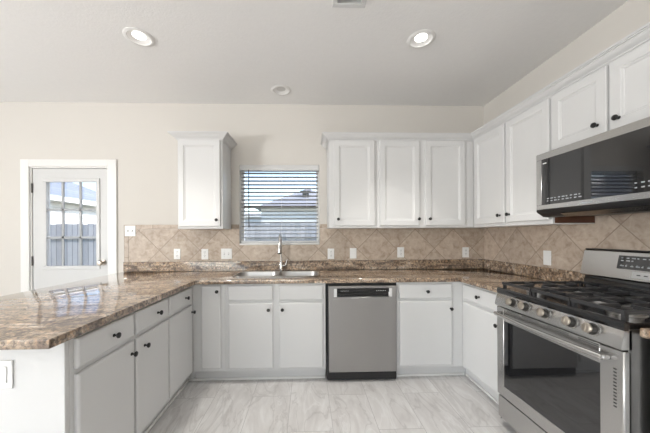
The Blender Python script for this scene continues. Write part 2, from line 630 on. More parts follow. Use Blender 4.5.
# ---- the venetian blind hanging in that window
bl = tag(empty('window_blind', (cx, .04, WZ1 - .001)), 'white horizontal slat blind with open slats over the sink window', 'blind')
z_t = WZ1 - .001
MB().box(WX0 + .004 - cx, WX1 - .004 - cx, -.042, .028, -.062, 0, .003).build('headrail', 'blind', bl)
b = MB()
nsl = 18
for i in range(nsl):
    z = -.085 - i * (WZ1 - WZ0 - .165) / (nsl - 1)
    ta = R(8)
    hw = .025
    prof = [(-hw * math.cos(ta), z + hw * math.sin(ta) - .0016), (hw * math.cos(ta), z - hw * math.sin(ta) - .0016),
            (hw * math.cos(ta), z - hw * math.sin(ta) + .0016), (-hw * math.cos(ta), z + hw * math.sin(ta) + .0016)]
    b.prism_x(prof, WX0 + .014 - cx, WX1 - .014 - cx)
b.build('slats', 'slat', bl, smooth=False)
MB().box(WX0 + .012 - cx, WX1 - .012 - cx, -.026, .026, WZ0 + .021 - z_t, WZ0 + .044 - z_t, .003).build('bottom_rail', 'blind', bl)
for dx in (-.36, .02, .30):
    MB().box(dx - .0015, dx + .0015, -.029, -.0275, WZ0 + .044 - z_t, -.062).build('ladder_cord', 'blind', bl, smooth=False)
MB().tube([(-.335, -.046, -.055), (-.335, -.046, -.69)], .0045, 8).build('tilt_wand', 'darkmetal', bl)

# ---- the glazed back door
dr = struct(empty('door_1', ((DX0 + DX1) / 2, 0, 0)), 'white exterior door with nine pane window in dining corner', 'door')
do = ((DX0 + DX1) / 2, 0, 0)
b = MB()
for x0, x1, z0, z1 in ((-5.046, DX0, 0, 2.122), (DX1, -4.044, 0, 2.122), (DX0, DX1, DZ1, 2.122)):
    b.box(x0 - do[0], x1 - do[0], -.018, 0, z0, z1, .003)
b.box(DX0 - do[0], DX0 + .012 - do[0], 0, .13, 0, DZ1).box(DX1 - .012 - do[0], DX1 - do[0], 0, .13, 0, DZ1)
b.box(DX0 + .012 - do[0], DX1 - .012 - do[0], 0, .13, DZ1 - .012, DZ1)
b.build('door_frame', 'trim', dr)
gx0, gx1, gz0, gz1 = -4.800, -4.268, .975, 1.890
lx0, lx1 = DX0 + .016, DX1 - .016
b = MB()
for x0, x1, z0, z1 in ((lx0, gx0, .006, DZ1 - .017), (gx1, lx1, .006, DZ1 - .017), (gx0, gx1, .006, gz0), (gx0, gx1, gz1, DZ1 - .017)):
    b.box(x0 - do[0], x1 - do[0], .012, .056, z0, z1)
b.build('door_leaf', 'doorwhite', dr, smooth=False)
b = MB()       # raised moulding round the glass
fr = [(gx0 - .034, gx1 + .034, gz0 - .034, gz0 + .006), (gx0 - .034, gx1 + .034, gz1 - .006, gz1 + .034),
      (gx0 - .034, gx0 + .006, gz0 + .006, gz1 - .006), (gx1 - .006, gx1 + .034, gz0 + .006, gz1 - .006)]
for x0, x1, z0, z1 in fr:
    b.box(x0 - do[0], x1 - do[0], .001, .013, z0, z1, .004)
b.build('glass_moulding', 'doorwhite', dr)
b = MB()
for x in (-4.634, -4.448):
    b.box(x - .011 - do[0], x + .011 - do[0], .014, .03, gz0, gz1)
for z in (1.587, 1.286):
    b.box(gx0 - do[0], gx1 - do[0], .014, .03, z - .011, z + .011)
b.build('muntins', 'muntin', dr, smooth=False)
wbox('glass', 'glass', gx0, gx1, .034, .038, gz0, gz1, dr, do)
k = MB().lathe([(.032, 0), (.032, .006), (.012, .010), (.011, .034), (.026, .042), (.029, .056), (.022, .068), (.006, .071)],
               (-4.203 - do[0], .012, 1.012), '-Y', 20).build('door_knob', 'nickel', dr)
for z in (1.818, 1.036, .25):
    MB().lathe([(.007, -.05), (.007, .05)], (DX0 + .014 - do[0], .004, z), 'Z', 10).build('hinge', 'darkmetal', dr)

# ------------------------------------------------------------------ outdoors, seen through the glass
struct(MB().box(-40, 30, .14, 60, -.45, -.25).build('ground', 'ground', smooth=False), 'patch of lawn outside the back door', 'ground')
fn = tag(empty('wooden_fence', (-4, 4.6, -.25)), 'weathered grey board fence running behind the house', 'fence')
b = MB()
x = -7.0
while x < 15:
    b.box(x, x + .135, -.012, .012, 0, 1.88 + random.uniform(-.012, .012))
    x += .14
b.build('boards', 'fence', fn, smooth=False)
MB().box(-7.0, 15, -.06, -.012, 1.48, 1.57).box(-7.0, 15, -.06, -.012, .3, .39).build('rails', 'fence', fn, smooth=False)


def hip_house(name, x0, x1, y0, y1, zb, ze, zr, roofmat, label, ridge_axis, oh=.45):
    root = tag(empty(name, ((x0 + x1) / 2, (y0 + y1) / 2, zb)), label, 'house')
    ox, oy = (x0 + x1) / 2, (y0 + y1) / 2
    MB().box(x0 - ox, x1 - ox, y0 - oy, y1 - oy, 0, ze - zb).build('siding_walls', 'siding', root, smooth=False)
    a0, a1, c0, c1 = x0 - oh - ox, x1 + oh - ox, y0 - oh - oy, y1 + oh - oy
    if ridge_axis == 'Y':
        hw = (a1 - a0) / 2
        r0, r1 = (0, c0 + hw), (0, c1 - hw)
    else:
        hw = (c1 - c0) / 2
        r0, r1 = (a0 + hw, 0), (a1 - hw, 0)
    e, z = ze - zb + .002, zr - zb
    bm = bmesh.new()
    base = [bm.verts.new(p) for p in ((a0, c0, e), (a1, c0, e), (a1, c1, e), (a0, c1, e))]
    A, B = bm.verts.new((*r0, z)), bm.verts.new((*r1, z))
    bm.faces.new(base[::-1])
    if ridge_axis == 'Y':
        for f in ((base[0], base[1], A), (base[1], base[2], B, A), (base[2], base[3], B), (base[3], base[0], A, B)):
            bm.faces.new(f)
    else:
        for f in ((base[0], base[1], B, A), (base[1], base[2], B), (base[2], base[3], A, B), (base[3], base[0], A)):
            bm.faces.new(f)
    m_ = MB()
    m_.bm.free()
    m_.bm = bm
    m_.build('hip_roof', roofmat, root, smooth=False)
    b = MB()
    b.box(a0, a1, c0 - .03, c0, e - .19, e).box(a0 - .03, a0, c0 - .03, c1 + .03, e - .19, e).box(a1, a1 + .03, c0 - .03, c1 + .03, e - .19, e)
    b.build('fascia', 'trim', root, smooth=False)
    return root


hs = hip_house('neighbor_house', -9.0, 6.0, 19.0, 27.0, -.25, 2.95, 3.45, 'shingle', 'pale house with grey hip roofed wing seen through the sink window', 'X', oh=.3)
wx, wy = -1.93 + 1.5, 17.0 - 23.0                     # front wing of that house, in its own frame
MB().box(wx - 3.0, wx + 3.0, wy - 2.3, -4.05, 0, 3.28).build('wing_walls', 'siding', hs, smooth=False)
b = MB()
b.loops([[(wx - 3.4, wy - 2.7, 3.285), (wx + 3.4, wy - 2.7, 3.285), (wx + 3.4, wy + 4.1, 3.285), (wx - 3.4, wy + 4.1, 3.285)],
         [(wx - .02, wy + .68, 5.06), (wx + .02, wy + .68, 5.06), (wx + .02, wy + .72, 5.06), (wx - .02, wy + .72, 5.06)]])
b.build('wing_roof', 'shingle', hs, smooth=False)
bv = MB().box(-.22, .22, -.16, .16, -.2, .16).box(-.36, .36, -.26, .26, .16, .24)
bv = bv.build('roof_vent', 'darkmetal', hs, smooth=False)
bv.location = (wx - .15, wy - .9, 4.38)
hip_house('neighbor_house', -22.0, -12.0, 1.5, 13.2, -.25, 2.85, 5.6, 'shingle2', 'white house with blue grey hip roof seen through the door panes', 'Y')


# ------------------------------------------------------------------ cabinetry
def knob(parent, x, z, y):
    return MB().lathe([(.0085, 0), (.0085, .003), (.005, .006), (.0048, .015), (.0125, .019), (.0152, .024), (.0138, .029), (.008, .0315)],
                      (x, y, z), '-Y', 16).build('knob', 'black', parent)


def slab_front(name, x0, x1, z0, z1, parent, y=0.0, t=.02):
    """flat overlay drawer or door front with an eased, routed edge"""
    b = MB()
    rings = []
    for ins, yy in ((0, -.001), (0, -t + .007), (.003, -t + .003), (.010, -t)):
        rings.append([(x0 + ins, y + yy, z0 + ins), (x1 - ins, y + yy, z0 + ins), (x1 - ins, y + yy, z1 - ins), (x0 + ins, y + yy, z1 - ins)])
    b.loops(rings)
    return b.build(name, 'white', parent, ang=20)


def panel_front(name, x0, x1, z0, z1, parent, y=0.0, t=.02, fw=.052):
    """framed door: flat stiles and rails, a bead, and a recessed flat panel"""
    b = MB()
    rings = []
    for ins, yy in ((0, -.001), (0, -t + .004), (.004, -t), (fw, -t), (fw + .006, -t + .006), (fw + .012, -t + .007), (fw + .016, -t + .011)):
        rings.append([(x0 + ins, y + yy, z0 + ins), (x1 - ins, y + yy, z0 + ins), (x1 - ins, y + yy, z1 - ins), (x0 + ins, y + yy, z1 - ins)])
    b.loops(rings)
    return b.build(name, 'white', parent, ang=20)


def base_cabinet(label, org, rz, w_, drawers=(), doors=(), depth=.585, fr_l=0.0, toe=True, toe_x=(0, None)):
    """origin: left end of the face-frame plane on the floor; x right, y into the cabinet"""
    root = tag(empty('base_cabinet', org, rz), label, 'cabinet', 'white base cabinets')
    b = MB()
    z0, z1 = .105, .874
    b.box(0, w_, 0, .02, z0, z1, .0015)                         # face frame
    b.box(0, .016, .02, depth, z0, z1).box(w_ - .016, w_, .02, depth, z0, z1)
    b.box(.016, w_ - .016, .02, depth, z0, z0 + .016).box(.016, w_ - .016, depth - .012, depth, z0 + .016, z1)
    b.build('body', 'white', root, smooth=False)
    if toe:
        e = toe_x[1] if toe_x[1] is not None else w_
        MB().box(toe_x[0], e, .062, .078, .001, z0 - .001).build('toe_kick', 'white', root, smooth=False)
    for x0, x1, z0, z1, kx in drawers:
        f = slab_front('drawer', x0, x1, z0, z1, root)
        if kx is not None:
            knob(f, kx, (z0 + z1) / 2, -.02)
    for x0, x1, z0, z1, kx, kz in doors:
        f = slab_front('door', x0, x1, z0, z1, root)
        knob(f, kx, kz, -.02)
    return root


DZ, DT = (.727, .857), (.13, .703)
# back run, left to right
FY = -.60
base_cabinet('narrow white base cabinet with one slim door in the left corner', (-3.001, FY, 0), 0, .286, (),
             [(.081, .248, .135, .857, .223, .812)])
base_cabinet('wide white sink base cabinet with two doors and two plain drawer fronts', (-2.714, FY, 0), 0, .878,
             [(.027, .414, *DZ, None), (.469, .854, *DZ, None)],
             [(.027, .414, *DT, .378, .648), (.469, .854, *DT, .499, .648)])
base_cabinet('white base cabinet right of the stainless dishwasher', (-1.199, FY, 0), 0, .598,
             [(.021, .497, *DZ, .268)], [(.021, .497, *DT, .480, .636)], toe_x=(0, .66))
# right run, from the corner toward the camera (x' = toward camera)
base_cabinet('white base cabinet between the right corner and the gas range', (-.60, -.013, 0), -PI / 2, 1.152,
             [(.632, 1.105, *DZ, .862)], [(.632, 1.105, *DT, 1.083, .636)], toe_x=(.526, 1.152))
base_cabinet('white base cabinet on the near side of the gas range', (-.60, -1.962, 0), -PI / 2, .60,
             [(.03, .57, *DZ, .30)], [(.03, .57, *DT, .54, .636)])
# left run (peninsula), from the near end toward the back wall (x' = away from camera)
PX = -3.003
base_cabinet('peninsula base cabinet nearest the end panel', (PX, -1.845, 0), PI / 2, .419,
             [(.022, .409, *DZ, .240)], [(.022, .409, *DT, .380, .636)], depth=.58, toe_x=(0, .419))
base_cabinet('middle base cabinet of the peninsula', (PX, -1.425, 0), PI / 2, .386,
             [(.010, .378, *DZ, .232)], [(.010, .378, *DT, .084, .636)], depth=.58)
cc = base_cabinet('peninsula base cabinet next to the back corner', (PX, -1.038, 0), PI / 2, 1.025,
             [(.008, .376, *DZ, .262)], [(.008, .395, *DT, .378, .645)], depth=.58, toe_x=(0, .50))
MB().box(.500, .516, .001, .078, .001, .104).build('toe_return', 'white', cc, smooth=False)
# the drywall-like white end panel of the peninsula
ep = tag(empty('end_panel', (-3.3, -1.857, 0)), 'plain white panel closing the near end of the peninsula', 'panel')
MB().box(-.33, .298, -.010, .010, .001, .874, .002).build('panel', 'white', ep)
MB().box(-.33, .298, -.022, -.010, .001, .09, .003).build('base_trim', 'white', ep)

# small quarter-round shoe along the toe kicks
struct(MB().box(-3.062, -1.838, -.552, -.539, 0, .02, .004).build('trim_1', 'trim'), 'shoe moulding under the sink cabinets', 'trim')
struct(MB().box(-1.198, -.555, -.552, -.539, 0, .02, .004).build('trim_2', 'trim'), 'shoe moulding right of the dishwasher', 'trim')
struct(MB().box(-.552, -.539, -1.16, -.555, 0, .02, .004).build('trim_3', 'trim'), 'shoe moulding under the right hand cabinet', 'trim')
struct(MB().box(-3.064, -3.051, -1.845, -.555, 0, .02, .004).build('trim_4', 'trim'), 'shoe moulding under the peninsula cabinets', 'trim')


def upper_cabinet(label, org, rz, w_, z0, z1, doors, depth=.298):
    root = tag(empty('wall_cabinet', org, rz), label, 'cabinet', 'white wall cabinets')
    MB().box(0, w_, 0, depth, z0, z1, .002).build('body', 'white', root)
    for x0, x1, a, b_, kx, kz in doors:
        f = panel_front('door', x0, x1, a, b_, root)
        knob(f, kx, kz, -.02)
    return root


UB, UT, UY = 1.365, 2.262, -.31
crown = [(0, 2.234), (.007, 2.234), (.007, 2.243), (.014, 2.243), (.016, 2.250), (.030, 2.257), (.044, 2.270), (.050, 2.279), (.058, 2.279), (.058, 2.286), (.066, 2.286), (.066, 2.296), (0, 2.296)]
lc = upper_cabinet('single white wall cabinet hanging left of the sink window', (-3.257, UY, 0), 0, .435, UB, UT,
                   [(.009, .415, 1.388, 2.232, .383, 1.450)])
b = MB()
x0, x1 = 0, .435
b.sweep([((x0, .298), (-1, 0)), ((x0, 0), (-1, -1)), ((x1, 0), (1, -1)), ((x1, .298), (1, 0))], crown)
b.build('crown_molding', 'white', lc, ang=25)

upper_cabinet('white wall cabinet with one door right of the sink window', (-1.777, UY, 0), 0, .478, UB, UT,
              [(.048, .454, 1.388, 2.232, .089, 1.453)])
upper_cabinet('white wall cabinet with a pair of doors above the dishwasher side', (-1.298, UY, 0), 0, .986, UB, UT,
              [(.028, .427, 1.388, 2.232, .413, 1.453), (.488, .889, 1.388, 2.232, .523, 1.453)])
kc = upper_cabinet('white corner wall cabinet with a pair of doors beside the microwave', (-.31, -.013, 0), -PI / 2, 1.190, UB, UT,
              [(.334, .748, 1.395, 2.232, .700, 1.460), (.768, 1.180, 1.395, 2.232, .810, 1.460)])
tag(MB().box(1.190, 1.192, .012, .295, UB + .006, 1.44).build('unfinished_side', 'wood', kc, smooth=False), 'dark brown unpainted cabinet side')
upper_cabinet('short white wall cabinet above the microwave', (-.31, -1.204, 0), -PI / 2, .765, 1.838, UT,
              [(.010, .354, 1.862, 2.232, .309, 1.918), (.370, .714, 1.862, 2.232, .418, 1.916)])
b = MB()
b.sweep([((-1.777, -.012), (-1, 0)), ((-1.777, -.31), (-1, -1)), ((-.31, -.31), (-1, -1)), ((-.31, -1.969), (-1, 0))], crown)
tag(b.build('crown_molding', 'white', ang=25), 'long white crown moulding topping the corner run of wall cabinets', 'moulding', kind='thing')
# ------------------------------------------------------------------ countertops
outer = [(-3.972, -.004), (-3.972, -1.983), (-2.9585, -1.983), (-2.9585, -.645), (-.645, -.645), (-.645, -1.166), (-.004, -1.166), (-.004, -.004)]
SX0, SX1, SY0, SY1 = -2.690, -1.888, -.475, -.128
hole = rrect(SX0, SX1, SY0, SY1, .085)
ct = empty('countertop', (0, 0, 0))
tag(ct, 'long glossy brown granite look countertop with sink cutout and peninsula', 'countertop')
poly_slab(MB(), outer, [hole], .876, .914, .006).build('slab', 'granite', ct, ang=30)
MB().box(-3.972, -.024, -.024, -.004, .9145, 1.018, .003).build('back_ledge', 'granite', ct)
MB().box(-.024, -.004, -1.166, -.004, .9145, 1.018, .003).build('side_ledge', 'granite', ct)
c2 = empty('countertop', (0, 0, 0))
tag(c2, 'short brown granite look countertop on the near side of the range', 'countertop')
poly_slab(MB(), [(-.645, -1.960), (-.645, -2.58), (-.004, -2.58), (-.004, -1.960)], [], .876, .914, .006).build('slab', 'granite', c2, ang=30)
MB().box(-.024, -.004, -2.58, -1.960, .9145, 1.018, .003).build('side_ledge', 'granite', c2)

# ------------------------------------------------------------------ tile backsplash
tb = tag(empty('tile_backsplash', (0, 0, 0)), 'beige travertine tiles set diagonally along the back wall', 'backsplash')
b = MB()
b.box(-3.922, WX0 - .001, -.009, -.001, 1.0185, 1.371)
b.box(WX0 - .001, WX1 + .001, -.009, -.001, 1.0185, WZ0 - .002)
b.box(WX1 + .001, -.001, -.009, -.001, 1.0185, 1.371)
b.build('field_tiles', 'tile_b', tb, smooth=False)
b = MB()
b.box(-3.971, -3.925, -.009, -.001, 1.0185, 1.371)
b.box(-3.971, WX0 - .001, -.009, -.001, 1.374, 1.418).box(WX1 + .001, -.001, -.009, -.001, 1.374, 1.418)
b.build('border_tiles', 'tile_border', tb, smooth=False)
tr = tag(empty('tile_backsplash', (0, 0, 0)), 'beige travertine tiles set diagonally behind the gas range', 'backsplash')
b = MB()
b.box(-.009, -.001, -2.58, -.010, 1.0185, 1.46).box(-.009, -.001, -1.955, -1.170, .90, 1.0185)
b.build('field_tiles', 'tile_r', tr, smooth=False)


# ------------------------------------------------------------------ outlets and switches
def plate(org, rz, w_, h_, kind, name, label, cat, group):
    root = tag(empty(name, org, rz), label, cat, group)
    MB().box(-w_ / 2, w_ / 2, -.006, 0, -h_ / 2, h_ / 2, .0025).build('cover_plate', 'plastic', root)
    if kind == 'outlet':
        for dz in (-.021, .021):
            s = MB().lathe([(.0165, 0), (.0165, .0025), (.015, .003)], (0, -.006, dz), '-Y', 16).build('socket', 'plastic', root)
            MB().box(-.0075, -.0050, -.0098, -.0088, dz - .001, dz + .009).box(.0050, .0075, -.0098, -.0088, dz - .001, dz + .009) \
                .box(-.0025, .0025, -.0098, -.0088, dz - .011, dz - .006).build('slots', 'slot', s, smooth=False)
    elif kind == 'switch':
        n = 2 if w_ > .09 else 1
        for i in range(n):
            x = (i - (n - 1) / 2) * .046
            s = MB().box(x - .006, x + .006, -.008, -.006, -.013, .013).build('switch_bezel', 'greybtn', root, smooth=False)
            MB().box(x - .0035, x + .0035, -.017, -.008, -.002, .009, .001).build('toggle', 'plastic', s)
    elif kind == 'rocker':
        MB().box(-.017, .017, -.0095, -.006, -.034, .034, .002).build('rocker', 'plastic', root)
    for dz in ((0,) if kind == 'outlet' else (-.030, .030)):
        if kind != 'rocker':
            MB().lathe([(.003, 0), (.003, .0012), (.0015, .0016)], (0 if kind == 'outlet' else -.023, -.006, dz), '-Y', 10).build('screw', 'greybtn', root)
    return root


TY = -.0095
plate((-3.902, TY, 1.353), 0, .115, .115, 'switch', 'light_switch', 'double light switch at the upper left corner of the tile', 'switch', 'wall plates over the counter')
plate((-3.405, TY, 1.100), 0, .070, .115, 'outlet', 'wall_outlet', 'white outlet furthest left on the tile under the single wall cabinet', 'outlet', 'wall plates over the counter')
plate((-3.108, TY, 1.096), 0, .074, .115, 'outlet', 'wall_outlet', 'white outlet beside the wide plate left of the sink', 'outlet', 'wall plates over the counter')
plate((-2.875, TY, 1.099), 0, .116, .115, 'switch', 'light_switch', 'wide white double switch plate left of the sink faucet', 'switch', 'wall plates over the counter')
plate((-1.735, TY, 1.091), 0, .072, .115, 'outlet', 'wall_outlet', 'white outlet just right of the sink window', 'outlet', 'wall plates over the counter')
plate((-1.488, TY, 1.094), 0, .074, .115, 'rocker', 'light_switch', 'white rocker switch right of the window above the dishwasher', 'switch', 'wall plates over the counter')
plate((-.958, TY, 1.101), 0, .076, .115, 'outlet', 'wall_outlet', 'white outlet under the middle wall cabinet doors', 'outlet', 'wall plates over the counter')
plate((-.223, TY, 1.096), 0, .074, .115, 'outlet', 'wall_outlet', 'white outlet closest to the tiled right corner on back wall', 'outlet', 'wall plates over the counter')
plate((TY, -.824, 1.099), -PI / 2, .074, .120, 'rocker', 'light_switch', 'white rocker switch on the side wall left of the range', 'switch', 'wall plates over the counter')
plate((-3.243, -1.8675, .733), 0, .074, .115, 'rocker', 'light_switch', 'white blank faced plate on the peninsula end panel', 'switch', 'wall plates over the counter')

# ------------------------------------------------------------------ sink and faucet
sk = tag(empty('kitchen_sink', ((SX0 + SX1) / 2, (SY0 + SY1) / 2, .87)), 'stainless double bowl sink set into the brown counter', 'sink')
so = ((SX0 + SX1) / 2, (SY0 + SY1) / 2, .87)


def bowl(x0, x1, y0, y1):
    b = MB()
    r = .07
    rings = []
    for ins, z in ((0.0, .0445), (.003, .035), (.010, -.13), (.03, -.165), (.07, -.175)):
        rr = max(r - ins * .6, .02)
        rings.append([(px - so[0], py - so[1], z) for px, py in rrect(x0 + ins, x1 - ins, y0 + ins, y1 - ins, rr)])
    b.loops(rings, caps=(False, True))
    o = b.build('bowl', 'steelsink', sk)
    md = o.modifiers.new('thickness', 'SOLIDIFY')
    md.thickness = .0015
    md.offset = 0
    cxb, cyb = (x0 + x1) / 2 - so[0], (y0 + y1) / 2 - so[1]
    MB().lathe([(.045, 0), (.045, .003), (.036, .0035), (.03, .001)], (cxb, cyb, -.1735), 'Z', 20).build('drain', 'chrome', o)


mid = -2.287
bowl(SX0 + .004, mid - .012, SY0 + .004, SY1 - .004)
bowl(mid + .012, SX1 - .004, SY0 + .004, SY1 - .004)
rim = poly_slab(MB(), rrect(SX0 - .012, SX1 + .012, SY0 - .012, SY1 + .012, .095),
                [rrect(SX0 + .005, mid - .011, SY0 + .005, SY1 - .005, .070), rrect(mid + .011, SX1 - .005, SY0 + .005, SY1 - .005, .070)], .9146, .9175)
rim = rim.build('rim', 'steelsink', sk)
rim.location = (-so[0], -so[1], -so[2])

fx, fy, fz = -2.277, -.072, .9145
fc = tag(empty('kitchen_faucet', (fx, fy, fz)), 'chrome pull down faucet standing behind the sink', 'faucet')
MB().lathe([(.027, 0), (.027, .006), (.021, .012), (.0195, .09), (.017, .10), (.012, .106)], (0, 0, 0), 'Z', 20).build('base', 'chrome', fc)
pts = [(0, 0, .10), (0, 0, .24)]
cyc, czc, rr = -.085, .305, .085
for i in range(0, 13):
    a = R(180 * i / 12)
    pts.append((0, cyc + rr * math.cos(a), czc + rr * math.sin(a)))
pts.append((0, -.17, .285))
MB().tube(pts, .0105, 12).build('spout', 'chrome', fc)
sh = MB().lathe([(.0125, .29), (.015, .28), (.0165, .235), (.019, .205)], (0, -.17, 0), 'Z', 16).build('spray_head', 'chrome', fc)
MB().lathe([(.0192, .205), (.0195, .198), (.0175, .192)], (0, -.17, 0), 'Z', 16).build('nozzle', 'black', sh)
hb = MB().lathe([(.014, 0), (.014, .028), (.011, .034)], (.016, 0, .055), 'X', 14).build('handle_hub', 'chrome', fc)
MB().tube([(.040, 0, .055), (.055, .002, .085), (.066, .004, .125)], [.006, .0052, .0045], 10).build('lever', 'chrome', hb)

# ------------------------------------------------------------------ dishwasher
dw = tag(empty('dishwasher', (-1.829, -.60, 0)), 'stainless steel dishwasher with black pocket handle under the counter', 'dishwasher')
dwl, dwr = .018, .618
MB().box(dwl + .004, dwr - .004, .0, .56, .09, .868).build('body', 'blackplastic', dw, smooth=False)
MB().box(.003, dwl + .004, -.004, .02, .02, .872).box(dwr - .002, .626, .0, .02, .02, .872).box(dwl + .004, dwr - .004, -.004, -.0005, .856, .868).build('dark_gap_trim', 'blackplastic', dw, smooth=False)
px0, px1, pz0, pz1 = dwl + .047, dwr - .040, .752, .826
b = MB()
y0, y1 = -.038, -.001
b.box(dwl, dwr, y0, y1, .092, pz0, .004)
b.box(dwl, dwr, y0, y1, pz1, .852, .004)
b.box(dwl, px0, y0 + .0003, y1, pz0 - .004, pz1 + .004)
b.box(px1, dwr, y0 + .0003, y1, pz0 - .004, pz1 + .004)
b.build('door', 'steel_v', dw)
ph = MB().box(px0, px1, -.010, -.006, pz0 - .004, pz1 + .004).build('pocket_handle', 'blackgloss', dw, smooth=False)
for x0 in (px0, px1 - .026):
    MB().box(x0, x0 + .026, -.0395, -.006, pz0, pz1, .002).build('grip_end', 'vent', ph)
MB().prism_x([(-.0385, pz1), (-.0385, pz0 + .045), (-.030, pz0 + .040), (-.012, pz1)], px0 + .026, px1 - .026).build('control_lip', 'blackgloss', ph, smooth=False)
b = MB()
for i in range(6):
    b.box(px0 + .06 + i * .012, px0 + .067 + i * .012, -.0392, -.0385, pz0 + .052, pz0 + .056)
    b.box(px1 - .14 + i * .015, px1 - .131 + i * .015, -.0392, -.0385, pz0 + .052, pz0 + .056)
b.build('lettering', 'greybtn', ph, smooth=False)
MB().box(dwl + .20, dwl + .265, -.0388, -.038, pz0 - .014, pz0 - .009).build('nameplate', 'greybtn', dw, smooth=False)
MB().box(dwl - .012, dwr + .004, -.006, .03, .012, .088).build('toe_panel', 'blackplastic', dw, smooth=False)

# ------------------------------------------------------------------ gas range  (x' toward camera, y' into the wall)
RW = .762
rg = tag(empty('gas_range', (-.658, -1.181, 0), -PI / 2), 'freestanding stainless gas range with black grates and five knobs', 'range')
MB().box(.004, RW - .004, .0, .63, .03, .898).build('body', 'blackgloss', rg, smooth=False)
for x0, x1 in ((0, .0045), (RW - .0045, RW)):
    MB().box(x0, x1, -.012, .62, .03, .90, .001).build('side_panel', 'steel_side', rg)
for x in (.05, RW - .05):
    for y in (.06, .58):
        MB().lathe([(.016, .001), (.016, .03)], (x, y, 0), 'Z', 12).build('foot', 'blackplastic', rg)
MB().box(.002, RW - .002, -.028, -.001, .052, .200, .004).build('storage_drawer', 'steel_h', rg)
# oven door: stainless frame, black glass, arched tube handle, vent slits
y0 = -.034
wx0, wx1, wz0, wz1 = .066, .665, .285, .717
od = MB()
od.box(0, wx0, y0, -.001, .210, .806, .004).box(wx1, RW, y0, -.001, .210, .806, .004)
od.box(wx0 - .004, wx1 + .004, y0, -.001, .210, wz0, .004).box(wx0 - .004, wx1 + .004, y0, -.001, wz1, .806, .004)
od = od.build('oven_door', 'steel_h', rg)
MB().box(wx0 - .001, wx1 + .001, y0 + .0025, -.004, wz0 - .001, wz1 + .001).build('oven_window', 'glassblack', od, smooth=False)
hp = []
for i in range(17):
    u = i / 16
    hp.append((.028 + u * (RW - .056 - .03), y0 - .030 - .020 * math.sin(PI * u), .762))
hd = MB().tube(hp, .0125, 12).build('handle', 'steel_h', od)
for x in (.020, RW - .076):
    MB().box(x, x + .026, y0 - .032, y0 - .0005, .752, .772, .003).build('handle_mount', 'steel_h', hd)
for x0, x1 in ((.10, .20), (.22, .34), (.40, .52), (.57, .67)):
    b = MB()
    for z in (.788, .796):
        b.box(x0, x1, y0 - .0006, y0 + .001, z, z + .0035)
    b.build('vent_grille', 'slot', od, smooth=False)
b = MB()
for i in range(12):
    b.box(.722, .734, y0 - .0006, y0 + .001, .560 + i * .0145, .566 + i * .0145)
b.build('vent_grille', 'slot', od, smooth=False)
# sloping control panel
cp = MB().prism_x([(-.044, .815), (-.046, .826), (-.030, .894), (.0, .894), (.0, .815)], 0, RW).build('control_panel', 'steel_h', rg)
for x in (.155, .255, .392, .540, .642):
    a = math.atan2(.016, .068)
    kb = MB().lathe([(.0265, 0), (.0265, .004), (.0225, .005), (.0225, .026), (.021, .028), (.004, .0282)], (0, 0, 0), '-Y', 24).build('knob', 'darkmetal', cp)
    kb.location = (x, -.0375, .862)
    kb.rotation_euler = (-a, 0, 0)
    MB().lathe([(.0215, .0262), (.0225, .029), (.0215, .034), (.019, .036), (.004, .0365)], (0, 0, 0), '-Y', 24).build('knob_face', 'nickel', kb)
    MB().box(-.0022, .0022, -.0385, -.036, -.018, .018, .0008).build('pointer', 'nickel', kb)
    MB().lathe([(.0265, .0), (.0325, .001), (.0325, .003), (.0265, .0035)], (0, 0, 0), '-Y', 24).build('bezel', 'steel_h', kb)
# cooktop pan
b = MB()
b.prism_x([(-.030, .8945), (-.034, .902), (-.033, .924), (-.024, .933), (.012, .926), (.56, .926), (.575, .935), (.575, .8985), (.0, .8985), (.0, .8945)], 0.0005, RW - .0005)
b.build('cooktop', 'blackgloss', rg)
for x, y, r in ((.135, .14, .048), (.135, .43, .040), (.381, .285, .052), (.627, .14, .055), (.627, .43, .036)):
    bn = MB().lathe([(r + .012, .9262), (r + .010, .931), (r, .934), (r, .941)], (x, y, 0), 'Z', 24).build('burner', 'steelsink', rg)
    MB().lathe([(r * .92, .9412), (r * .95, .946), (r * .85, .950), (.003, .951)], (x, y, 0), 'Z', 24).build('burner_cap', 'iron', bn)


def grate(x0, x1, kind):
    b = MB()
    y0, y1, z = -.004, .545, .968
    t = .0065

    def bar(ax, ay, bx, by, h=.012):
        d = Vector((bx - ax, by - ay, 0)).normalized()
        n_ = Vector((-d.y, d.x, 0)) * t
        A, B = Vector((ax, ay, 0)), Vector((bx, by, 0))
        lo, hi = z - h, z + .004
        r0 = [A + n_ + Vector((0, 0, lo)), A - n_ + Vector((0, 0, lo)), A - n_ * .7 + Vector((0, 0, hi)), A + n_ * .7 + Vector((0, 0, hi))]
        r1 = [p + (B - A) for p in r0]
        b.loops([[tuple(p) for p in r0], [tuple(p) for p in r1]])
    for y in (y0, y1):
        bar(x0, y, x1, y)
    for x in (x0 + t, x1 - t):
        bar(x, y0, x, y1)
    xm = (x0 + x1) / 2
    ym = (y0 + y1) / 2
    bar(x0, ym, x1, ym)
    cs = (.14, .43) if kind == 'pair' else (ym,)
    for yc in cs:
        reach = .10 if kind == 'pair' else .24
        bar(xm, yc - reach if kind != 'pair' else max(y0, yc - .14), xm, yc - .032)
        bar(xm, yc + .032, xm, yc + reach if kind != 'pair' else min(y1, yc + .14))
        bar(x0, yc, xm - .032, yc)
        bar(xm + .032, yc, x1, yc)
        if kind != 'pair':
            for yy in (y0 + .09, y1 - .09):
                bar(x0, yy, x1, yy)
    # sloped feet at the corners
    for x in (x0 + .010, x1 - .010):
        for y in (y0 + .008, y1 - .008):
            b.box(x - .008, x + .008, y - .008, y + .008, .9275, z - .010)
    return b.build('grate', 'iron', rg, smooth=False)


